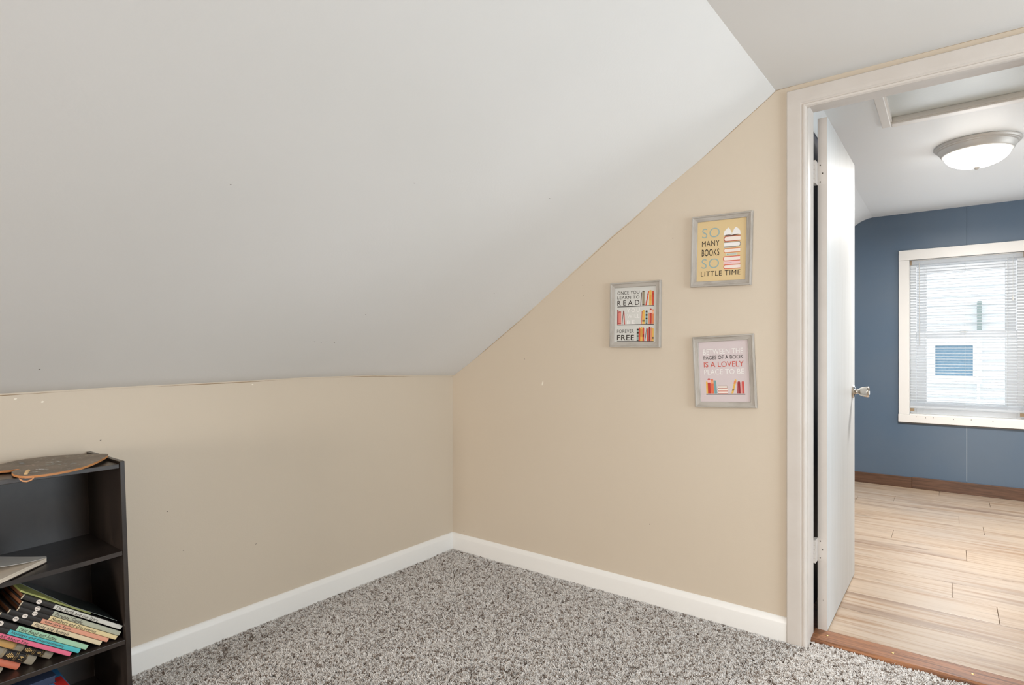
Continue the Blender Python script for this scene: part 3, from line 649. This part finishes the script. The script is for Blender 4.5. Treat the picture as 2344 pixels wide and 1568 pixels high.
for e, T, num in ((eb, .0195, '8'), (ec, .0235, '14')):      # gilt ornament and volume number
    def P(d, s, n): return tuple(XP * d + AX * s + NR * n)
    d = 0.0045; mb = MB()
    for s, a, b in ((.056, .35, .6), (.060, .28, .72), (.064, .2, .8), (.068, .28, .72), (.072, .35, .6)):
        mb.face([P(d, s, T * a), P(d, s + .0022, T * a), P(d, s + .0022, T * b), P(d, s, T * b)])
    mb.build('gilt_ornament', flat(GOLD), e)
    V, Fs, asp = text_outline(num, 0, .01); h = .0085; wd = min(h * asp, T * .5)
    MB().add([P(d, .032 + h * y, T / 2 - wd / 2 + wd * x) for x, y in V], Fs).build('number_lettering', flat(GOLD), e)

# green thin book lying over the row's rear
gb = empty('book', (0.16, -1.76, 0.30), 'thin yellow-green booklet lying on the leaning row behind the labels', 'book', 'books leaning on the middle shelf')
n0 = (Vector((XS, -1.7545, 0.281)) + NR * 0.0135)
def G(x, s, n): return tuple(n0 + XP * (x - XS) + AX * s + NR * n - gb.location)
mb = MB(); q = [(0.10, 0.03), (0.262, 0.10), (0.262, 0.30), (0.10, 0.30)]
mb.add([G(x, s, 0.0) for x, s in q] + [G(x, s, 0.004) for x, s in q], [(3, 2, 1, 0), (4, 5, 6, 7), (0, 1, 5, 4), (1, 2, 6, 5), (2, 3, 7, 6), (3, 0, 4, 7)]); mb.build('cover', mat('mottled_green_cover', (186, 188, 112), 0.45, noise=(30, (120, 128, 70), 0.8)), gb)
q = [(0.08, 0.02), (0.264, 0.02), (0.264, 0.165), (0.12, 0.30), (0.08, 0.30)]; nq = len(q)
mb = MB(); mb.add([G(x, s, 0.0045) for x, s in q] + [G(x, s, 0.0055) for x, s in q], [tuple(range(nq))[::-1], tuple(range(nq, 2 * nq))], 0); mb.add([G(x, s, 0.0045) for x, s in q] + [G(x, s, 0.0055) for x, s in q], [(k, (k + 1) % nq, nq + (k + 1) % nq, nq + k) for k in range(nq)], 1)
mb.build('dark_back_cover', [flat((50, 56, 54), 0.28), flat((150, 156, 150), 0.5)], gb)

# pale paperback lying open on the upper shelf
def SHZ(y): return 0.521 - 0.008 * (1 - (2 * (y - yi0) / (yi1 - yi0) - 1) ** 2)
pb = empty('paperback', (0.22, -2.0, SHZ(-2.0)), 'pale paperback with cream page edges lying on the upper shelf', 'book')
z0, z1 = SHZ(-1.91) + 0.001, SHZ(-1.91) + 0.0125
q = [(0.196, -1.909), (0.350 - .03, -2.055), (0.20, -2.17), (0.075, -2.03)]
mb = MB().prism([(0.203, -1.915), (0.315, -2.052), (0.20, -2.16), (0.082, -2.03)], 2, z0 + .0008, z1); mb.v = [tuple(Vector(v) - pb.location) for v in mb.v]; mb.build('page_block', M['pages_lt'], pb)
mb = MB().prism([(0.205, -1.912), (0.319, -2.054), (0.20, -2.165), (0.080, -2.032)], 2, z0 - .0004, z0 + .0006); mb.v = [tuple(Vector(v) - pb.location) for v in mb.v]; mb.build('cover', flat((60, 52, 48)), pb)
# lifted upper leaf
V = []; n = 8
for k in range(n + 1):
    t = k / n; lift = 0.022 * t ** 1.5
    a = Vector((0.203, -1.915, z1 + .0005)).lerp(Vector((0.082, -2.03, z1 + .0005)), 0); 
    p0 = Vector((0.203, -1.915, z1 + .0005)).lerp(Vector((0.255, -2.055, z1 + .0005)), t); p1 = Vector((0.190, -1.912, z1 + .0005)).lerp(Vector((0.082, -2.03, z1 + .0005)), t)
    p0.z += lift; p1.z += lift * 0.5
    for r in range(5): V.append(p0.lerp(p1, r / 4) - pb.location)
Fs = [(5 * k + r, 5 * k + r + 1, 5 * k + 6 + r, 5 * k + 5 + r) for k in range(n) for r in range(4)]
nv = len(V); V = V + [v + Vector((0, 0, .0012)) for v in V]; Fs = Fs + [tuple(nv + i for i in f[::-1]) for f in Fs] + [(5 * k, 5 * k + 5, nv + 5 * k + 5, nv + 5 * k) for k in range(n)]
MB().add(V, Fs).build('lifted_cover', flat((206, 203, 198), 0.5), pb)

# bottom shelf: navy softback over a bright picture book
def low_book(name, q, z0, z1, label, cov, pg, spine=None):
    cx = sum(p[0] for p in q) / 4; cy = sum(p[1] for p in q) / 4
    e = empty(name, (cx, cy, z0), label, 'book', 'books on the bottom shelf')
    c = Vector((cx, cy)); q1 = [tuple(c + (Vector(p) - c) * 0.975) for p in q]
    L = lambda mb: [setattr(mb, 'v', [(v[0] - cx, v[1] - cy, v[2] - z0) for v in mb.v]), mb][1]
    L(MB().prism(q1, 2, z0 + .0012, z1 - .0012)).build('page_block', pg, e)
    L(MB().prism(q, 2, z1 - .0012, z1)).build('cover', cov, e); L(MB().prism(q, 2, z0, z0 + .0012)).build('cover', cov, e)
    return e, L
zz = 0.049
for k in range(4):
    low_book('book', [(0.05, -2.20), (0.255, -2.20), (0.255, -1.885), (0.05, -1.885)], zz, zz + 0.0255, ('dark grey hardback at the foot of the bottom shelf stack', 'brown hardback second in the bottom shelf stack', 'maroon hardback third in the bottom shelf stack', 'black hardback under the bright picture book')[k], flat(((70, 70, 74), (96, 74, 56), (96, 40, 40), (44, 44, 46))[k], .4), M['pages_lt']); zz += 0.026
e, L = low_book('book', [(0.06, -2.12), (0.27, -2.16), (0.275, -1.880), (0.065, -1.872)], zz, zz + 0.020, 'bright blue, green and red picture book on the bottom shelf stack', flat((72, 140, 190), .35), M['pages_lt'])
for (a, b, c) in ((-1.905, -1.881, (206, 52, 50)), (-1.962, -1.955, (128, 186, 96))):
    L(MB().box((0.20, a, zz + .0202), (0.2745, b, zz + .0206)).box((0.2752, a, zz + .001), (0.2756, b, zz + .0206))).build('cover_print', flat(c, .35), e)
zz += 0.021
low_book('book', [(0.03, -2.14), (0.235, -2.13), (0.23, -1.899), (0.03, -1.905)], zz, zz + 0.020, 'navy blue softback on top of the bright picture book', flat((72, 84, 112), .3), flat((60, 70, 94)))

# ------------------------------------------------------------------ the next room
NXL, NXR = 0.9, 4.40
fl = tag(MB().box((NXL - 0.1, 0.0, -0.10), (NXR + 0.1, YN + 0.1, -0.0085)).build('floor.001', M['under']), 'pale oak plank floor of the next room', kind='structure')
rows = [0.177 + (0.463 - 0.177) * 0] + [0.463 + 0.208 * k for k in range(14)] + [YN - 0.002]
jx = {0: 1.45, 1: 1.62, 2: 2.432, 3: 2.276, 4: 1.55, 5: 2.70, 6: 2.34, 7: 1.986, 8: 2.62, 9: 2.436, 10: 2.316, 11: 1.70, 12: 1.93, 13: 2.5, 14: 2.2}
pl_cache = {}
for r in range(len(rows) - 1):
    y0, y1 = rows[r], rows[r + 1]; xs = sorted([jx[r] + 1.21 * k for k in range(-2, 4)])
    for a, b in zip(xs, xs[1:]):
        a, b = max(a, NXL), min(b, NXR)
        if b - a < 0.03: continue
        if y1 < 0.70 and a < 1.80: a = 1.874 if y1 < 0.5 else a
        if b <= a: continue
        key = (round(b - a, 3), round(y1 - y0, 3))
        if key not in pl_cache:
            mb = MB().box((0.0008, 0.0008, -0.008), (key[0] - 0.0008, key[1] - 0.0008, 0.0), 0.0011); pl_cache[key] = mb.mesh('floor_plank', M['plank'])
        o = bpy.data.objects.new('floor_plank', pl_cache[key]); COL.objects.link(o); o.parent = fl; o.location = (a, y0, 0)

# far wall: two painted panels with a seam, window opening between
WX0, WX1, WZ0, WZ1 = 2.000, 2.725, 0.600, 1.872
SX = 2.373
wf = MB().box((NXL, YN + 0.012, -0.02), (WX0, YN + 0.13, 2.5)).box((WX1, YN + 0.012, -0.02), (NXR, YN + 0.13, 2.5)).box((WX0, YN + 0.012, -0.02), (WX1, YN + 0.13, WZ0)).box((WX0, YN + 0.012, WZ1), (WX1, YN + 0.13, 2.5)).build('wall_far', M['seamd'])
tag(wf, 'slate blue panelled wall with the window in the next room', kind='structure')
def panel(polys):
    mb = MB()
    for p in polys: mb.prism(p, 1, YN, YN + 0.013)
    mb.build('wall_panel', M['blue'], wf)
def rc(a, b, c, d): return [(a, c), (b, c), (b, d), (a, d)]
panel([rc(NXL, WX0, 0.0, 2.42), rc(WX0, SX - .001, 0.0, WZ0), rc(WX0, SX - .001, WZ1, 2.42)])
panel([rc(SX + .001, WX1, 0.0, WZ0), rc(SX + .001, WX1, WZ1, 2.42), rc(WX1, NXR, 0.0, 2.42)])
MB().box((SX - .0016, YN - .0004, 0.10), (SX + .0016, YN + .005, 0.535)).build('seam_filler', M['seam'], wf)
tag(MB().box((NXR, WT, -0.02), (NXR + 0.1, 1.2, 2.5)).box((NXR, 2.8, -0.02), (NXR + 0.1, YN + 0.1, 2.5)).box((NXR, 1.2, -0.02), (NXR + 0.1, 2.8, 0.6)).box((NXR, 1.2, 2.0), (NXR + 0.1, 2.8, 2.5)).build('wall_right.001', M['blue']), 'slate blue side wall of the next room with an added window', kind='structure')
plain_window('window_4', 0, NXR + 0.06, 1.2, 2.8, 0.6, 2.0, 'added unseen white double hung window in the blue side wall')  # unseen window added with its lamp to light the next room
tag(MB().box((NXL - 0.1, WT, -0.02), (NXL, YN + 0.1, 2.5)).build('wall_left.001', M['blue']), 'slate blue low wall at the far side of the next room', kind='structure')
tag(MB().box((1.70, WT + .001, -0.0085), (1.788, 0.86, 2.085)).build('wall_partition', M['navy']), 'blue closet wall behind the open door, colour darkened for shade', kind='structure')
tag(MB().box((0.0, WT - .03, 2.10), (NXR, WT, 2.40)).build('wall_header', M['blue']), 'blue wall strip above the doorway in the next room', kind='structure')
# ceiling with hatch opening and sloped side
HX0, HX1, HY0, HY1 = 2.030, 2.66, 0.40, 1.005
mb = MB()
for a, b, c, d in ((1.745, HX0, WT, YN + .05), (HX1, NXR + .05, WT, YN + .05), (HX0, HX1, WT, HY0), (HX0, HX1, HY1, YN + .05)): mb.prism(rc(a, b, c, d), 2, ZN, ZN + 0.12)
c2 = mb.build('ceiling_next', M['ceil2']); tag(c2, 'white ceiling of the next room with an attic hatch', kind='structure')
n = 6; arc = [(1.745, ZN)] + [(1.745 - 0.03 * k, ZN - 0.0045 * k * (k + 1) / 2) for k in range(1, n)]; sx, sz = arc[-1]
arc.append((NXL - .05, sz - (sx - NXL + .05) * 0.8))
MB().prism(arc + [(NXL - .05, arc[-1][1] + .25), (1.745, ZN + .12)], 1, WT, YN + .05).build('ceiling_next_sloped', M['ceil2'], smooth='auto')
tag(bpy.data.objects['ceiling_next_sloped'], 'curved sloping end of the next room ceiling', kind='structure')
tag(MB().box((1.70, WT + .001, 2.0855), (1.792, 0.862, ZN + .02)).build('ceiling_soffit', M['ceil2']), 'white soffit above the closet wall behind the door', kind='structure')
M['hatch'] = mat('grey_textured_hatch', (206, 211, 209), 0.3, bump=(45, 0.25))
ht = empty('attic_hatch', ((HX0 + HX1) / 2, (HY0 + HY1) / 2, ZN), 'white framed attic hatch with a grey textured panel in the ceiling', 'hatch')
def hp(name, mb, m):
    mb.v = [tuple(Vector(v) - ht.location) for v in mb.v]; return mb.build(name, m, ht)
hp('hatch_panel', MB().box((HX0 - .0, HY0, ZN + 0.020), (HX1, HY1, ZN + 0.033)), M['hatch'])
for s, (a, b, c, d) in enumerate(((HX0, HX0 + .010, HY0, HY1), (HX1 - .010, HX1, HY0, HY1), (HX0 + .01, HX1 - .01, HY0, HY0 + .01), (HX0 + .01, HX1 - .01, HY1 - .010, HY1))):
    hp('hatch_lining', MB().box((a + .0003, c + .0003, ZN - 0.002), (b - .0003, d - .0003, ZN + 0.0195)), M['trim'])
tw = 0.036
for (x0, y0, x1, y1) in ((HX0 - tw, HY0 - tw, HX0 + .004, HY1 + tw), (HX1 - .004, HY0 - tw, HX1 + tw, HY1 + tw)):
    hp('hatch_moulding', MB().box((x0, y0, ZN - 0.012), (x1, y1, ZN - .0005), 0.004), M['trim'])
for (x0, y0, x1, y1) in ((HX0 + .0045, HY0 - tw, HX1 - .0045, HY0 + .004), (HX0 + .0045, HY1 - .004, HX1 - .0045, HY1 + tw + .012)):
    hp('hatch_moulding', MB().box((x0, y0, ZN - 0.012), (x1, y1, ZN - .0005), 0.004), M['trim'])

# brown baseboard in two lengths
bb = tag(MB().box((2.019, YN - 0.016, 0.0005), (NXR, YN - .0005, 0.092), 0.002).build('baseboard_far', M['brownbase']), 'dark brown stained baseboard under the blue wall', kind='structure')
tag(MB().box((NXL, YN - 0.012, 0.0005), (2.018, YN - .0005, 0.088), 0.002).build('baseboard_far.001', M['brownbase']), 'shorter dark brown baseboard length ending beside the longer one', kind='structure')

# window with casing, sashes, panes
wn = tag(MB().box((1.928, YN - 0.018, WZ0 + .004), (WX0, YN - .0005, WZ1), 0.002).build('window_1', M['trim']), 'white double hung window with flat casing in the blue wall', kind='structure')
MB().box((WX1, YN - 0.018, WZ0 + .004), (WX1 + .075, YN - .0005, WZ1), 0.002).build('casing_board', M['trim'], wn)
MB().box((1.928, YN - 0.020, WZ1 + .0005), (WX1 + .075, YN - .0005, WZ1 + .082), 0.002).build('casing_board', M['trim'], wn)
MB().box((1.926, YN - 0.022, 0.540), (WX1 + .077, YN - .0005, WZ0 + .0035), 0.002).build('apron_board', M['trim'], wn)
MB().box((1.930, YN - 0.016, 0.532), (WX1 + .073, YN - .0005, 0.5395)).build('apron_shadow', flat((96, 90, 84)), wn)  # dark strip that paints the shadow below the apron
for k in range(6): 
    hx = (2.05, 2.11, 2.16, 2.29, 2.40, 2.53)[k]
    MB().lathe([(0.003, -0.0218), (0.003, -0.0228)], 8, axis='y', c=(hx, YN, 0.588 - .004 * (k % 2))).build('screw_hole', M['speck'], wn)
# reveal and sill
MB().box((WX0 - .001, YN + .0135, WZ0), (WX0 + .004, YN + .13, WZ1)).build('reveal', M['trim'], wn); MB().box((WX1 - .004, YN + .0135, WZ0), (WX1 + .001, YN + .13, WZ1)).build('reveal', M['trim'], wn)
MB().box((WX0 + .0045, YN + .0, WZ0 - .001), (WX1 - .0045, YN + .13, WZ0 + .008)).build('sill', M['trim'], wn); MB().box((WX0 + .0045, YN + .0135, WZ1 - .006), (WX1 - .0045, YN + .13, WZ1)).build('reveal', M['trim'], wn)
def sash(y0, y1, x0, x1, z0, z1, st, name):
    s = MB().box((x0, y0, z0), (x0 + st, y1, z1), 0.002).box((x1 - st, y0, z0), (x1, y1, z1), 0.002).box((x0 + st, y0, z0), (x1 - st, y1, z0 + st * .85), 0.002).box((x0 + st, y0, z1 - st * .85), (x1 - st, y1, z1), 0.002).build(name, M['plastic'], wn)
    MB().box((x0 + st - .003, (y0 + y1) / 2 - .002, z0 + st * .8), (x1 - st + .003, (y0 + y1) / 2 + .002, z1 - st * .8)).build('pane', M['glass'], s)
    return s
fx0, fx1 = WX0 + .045, WX1 - .048
for a, b, c, d in ((WX0 + .005, fx0, WZ0 + .009, WZ1 - .007), (fx1, WX1 - .005, WZ0 + .009, WZ1 - .007), (fx0 + .0005, fx1 - .0005, WZ0 + .009, WZ0 + .05), (fx0 + .0005, fx1 - .0005, WZ1 - .045, WZ1 - .007)):
    MB().box((a, YN + .070, c), (b, YN + .128, d), 0.002).build('frame_rail', M['plastic'], wn)
sash(YN + .098, YN + .122, fx0 + .004, fx1 - .004, 1.235, WZ1 - .05, 0.065, 'upper_sash')
lo = sash(YN + .074, YN + .096, fx0 + .002, fx1 - .002, WZ0 + .053, 1.285, 0.068, 'lower_sash')
MB().box((2.33, YN + .062, 1.276), (2.38, YN + .0735, 1.287), 0.002).build('sash_lock', M['chrome'], lo)

# venetian blind
bl = empty('venetian_blind', ((WX0 + WX1) / 2, YN + .03, WZ0 + .06), 'white venetian blind with open slats in the blue room window', 'blind')
bx0, bx1 = WX0 + .006, WX1 - .006
def bp(name, mb, m): mb.v = [tuple(Vector(v) - bl.location) for v in mb.v]; return mb.build(name, m, bl)
bp('head_rail', MB().box((bx0, YN + .018, 1.838), (bx1, YN + .045, 1.864), 0.002), M['slat'])
bp('bottom_rail', MB().box((bx0, YN + .016, 0.655), (bx1, YN + .044, 0.672), 0.004), M['slat'])
for sx in (bx0 - .002, bx1 - .010): bp('bracket', MB().box((sx, YN + .012, 1.832), (sx + .012, YN + .0175, 1.872)), M['brasslite'])
for sx in (bx0, bx1 - .030): bp('hold_down', MB().box((sx, YN + .012, 0.630), (sx + .028, YN + .02, 0.6545)), M['brasslite'])
n = 6; tilt = math.radians(8); V = []
for k in range(n + 1):
    u = (k / n - .5) * .025; c = .0022 * (1 - (2 * k / n - 1) ** 2)
    y = u * math.cos(tilt); z = u * math.sin(tilt) + c
    V += [(bx0 - bl.location.x, y, z), (bx1 - bl.location.x, y, z)]
sl = MB().add(V + [(a, b, c + .0006) for a, b, c in V], [(2 * k, 2 * k + 1, 2 * k + 3, 2 * k + 2) for k in range(n)] + [(2 * n + 2 + 2 * k, 2 * n + 4 + 2 * k, 2 * n + 5 + 2 * k, 2 * n + 3 + 2 * k) for k in range(n)] + [(0, 2 * n + 2, 2 * n + 3, 1), (2 * n, 2 * n + 1, 4 * n + 3, 4 * n + 2)]).mesh('slat', M['slat'])
sl.shade_smooth()
zs = [0.676 + .0035 * k for k in range(7)] + [0.704 + 0.0222 * k for k in range(int((1.832 - .704) / .0222) + 1)]
for z in zs:
    o = bpy.data.objects.new('slat', sl); COL.objects.link(o); o.parent = bl; o.location = (0, 0.0, z - bl.location.z)
for sx in (bx0 + .10, (bx0 + bx1) / 2 - .0, bx1 - .10):
    for dy in (.017, .0435): bp('ladder_cord', MB().tube([(sx, YN + dy, 0.672), (sx, YN + dy, 1.84)], .0007, 5), M['cord'])
bp('tilt_wand', MB().tube([(bx0 + .062, YN + .010, 1.85), (bx0 + .064, YN + .010, 1.17)], .0032, 8), M['cord'])
bp('lift_cord', MB().tube([(bx1 - .07, YN + .011, 1.85), (bx1 - .071, YN + .011, 1.55)], .001, 5), M['cord']); bp('tassel', MB().lathe([(.002, 1.55), (.005, 1.535), (.006, 1.51), (.003, 1.508)], 10, c=(bx1 - .071, YN + .011, 0)), M['cord'])

# ceiling lamps
def ceiling_lamp(loc, label, power, col):
    e = empty('ceiling_lamp', loc, label, 'ceiling lamp', 'flush ceiling lamps')
    MB().lathe([(0.150, -0.0005), (0.190, -0.0005), (0.193, -0.006), (0.188, -0.010), (0.186, -0.014), (0.180, -0.016), (0.179, -0.021), (0.172, -0.024), (0.168, -0.034), (0.160, -0.050), (0.155, -0.054), (0.148, -0.054), (0.147, -0.040)], 64, c=(0, 0, 0)).build('rim', M['lampring'], e, smooth='auto')
    prof = [(0.147, -0.050)] + [(0.147 * math.cos(t * math.pi / 2 / 12), -0.052 - 0.078 * math.sin(t * math.pi / 2 / 12)) for t in range(1, 12)] + [(0.004, -0.130)]
    MB().lathe(prof, 64).build('glass_bowl', M['bowl'], e, smooth='auto')
    MB().lathe([(0.016, -0.128), (0.017, -0.132), (0.012, -0.137), (0.005, -0.142), (0.002, -0.143)], 24).build('finial', M['lampring'], e, smooth='auto')
    l = bpy.data.lights.new('lamp_light', 'AREA'); l.shape = 'DISK'; l.size = 0.26; l.energy = power; l.color = col
    o = bpy.data.objects.new('lamp_light', l); COL.objects.link(o); o.location = (loc[0], loc[1], loc[2] - 0.150)
    return e
ceiling_lamp((2.385, 1.64, ZN), 'lit frosted bowl ceiling lamp with nickel rim in the blue room', LAMP_NEXT, (1.0, 0.97, 0.93))
ceiling_lamp((3.1, -2.3, ZC), 'lit frosted bowl ceiling lamp added out of view on the beige room ceiling', LAMP_ADDED, (1.0, 0.95, 0.89))  # unseen lamp added to light the beige room

# ------------------------------------------------------------------ outside: the neighbouring house
tag(MB().box((-8, YN + 0.3, -3.2), (14, 14, -3.0)).build('ground', M['grass']), 'ground between the houses', kind='structure')
YH = 7.0
hs = empty('neighbour_house', (3.0, YH, -3.0), 'white sided neighbouring house seen through the blind', 'house')
def hb(name, a, b, m, bev=0): mb = MB().box(a, b, bev); mb.v = [tuple(Vector(v) - hs.location) for v in mb.v]; return mb.build(name, m, hs)
hb('house_wall', (-3, YH + .03, -3.0), (9, YH + 3, 3.6), M['siding'])
brd = MB().prism([(0.03, 0.0), (0.0, 0.0), (0.022, 0.118), (0.03, 0.118)], 0, -3, 9); brd.v = [(v[0] - hs.location.x, v[1], v[2]) for v in brd.v]
bm_ = brd.mesh('siding_board', M['siding'])
for k in range(56):
    o = bpy.data.objects.new('siding_board', bm_); COL.objects.link(o); o.parent = hs; o.location = (0, 0.0, k * 0.118)
def hy(px, py): p = on_plane(px, py, 1, YH); return p.x, p.z
x0, z1 = hy(2141, 790); x1, z0 = hy(2227, 862)
for a, b, c, d in ((x0 - .09, x0, z0 - .09, z1 + .09), (x1, x1 + .09, z0 - .09, z1 + .09), (x0, x1, z0 - .09, z0), (x0, x1, z1, z1 + .09)): hb('window_casing', (a, YH - .03, c), (b, YH + .02, d), M['plastic'])
hb('window_pane', (x0, YH - .008, z0), (x1, YH - .004, z1), M['houseglass']); hb('sash_bar', (x0, YH - .012, (z0 + z1) / 2 - .0), (x1, YH - .0085, (z0 + z1) / 2 + .012), M['houseglass'])
xa, zt = hy(2236, 690); xb, zb = hy(2247, 772); hb('vent_pipe', (xa, YH - .08, zb), (xb, YH - .02, zt), M['vent'], .01)
hb('downspout', (xa, YH - .06, -3.0), (xa + .03, YH - .02, zb), M['plastic'], .006)
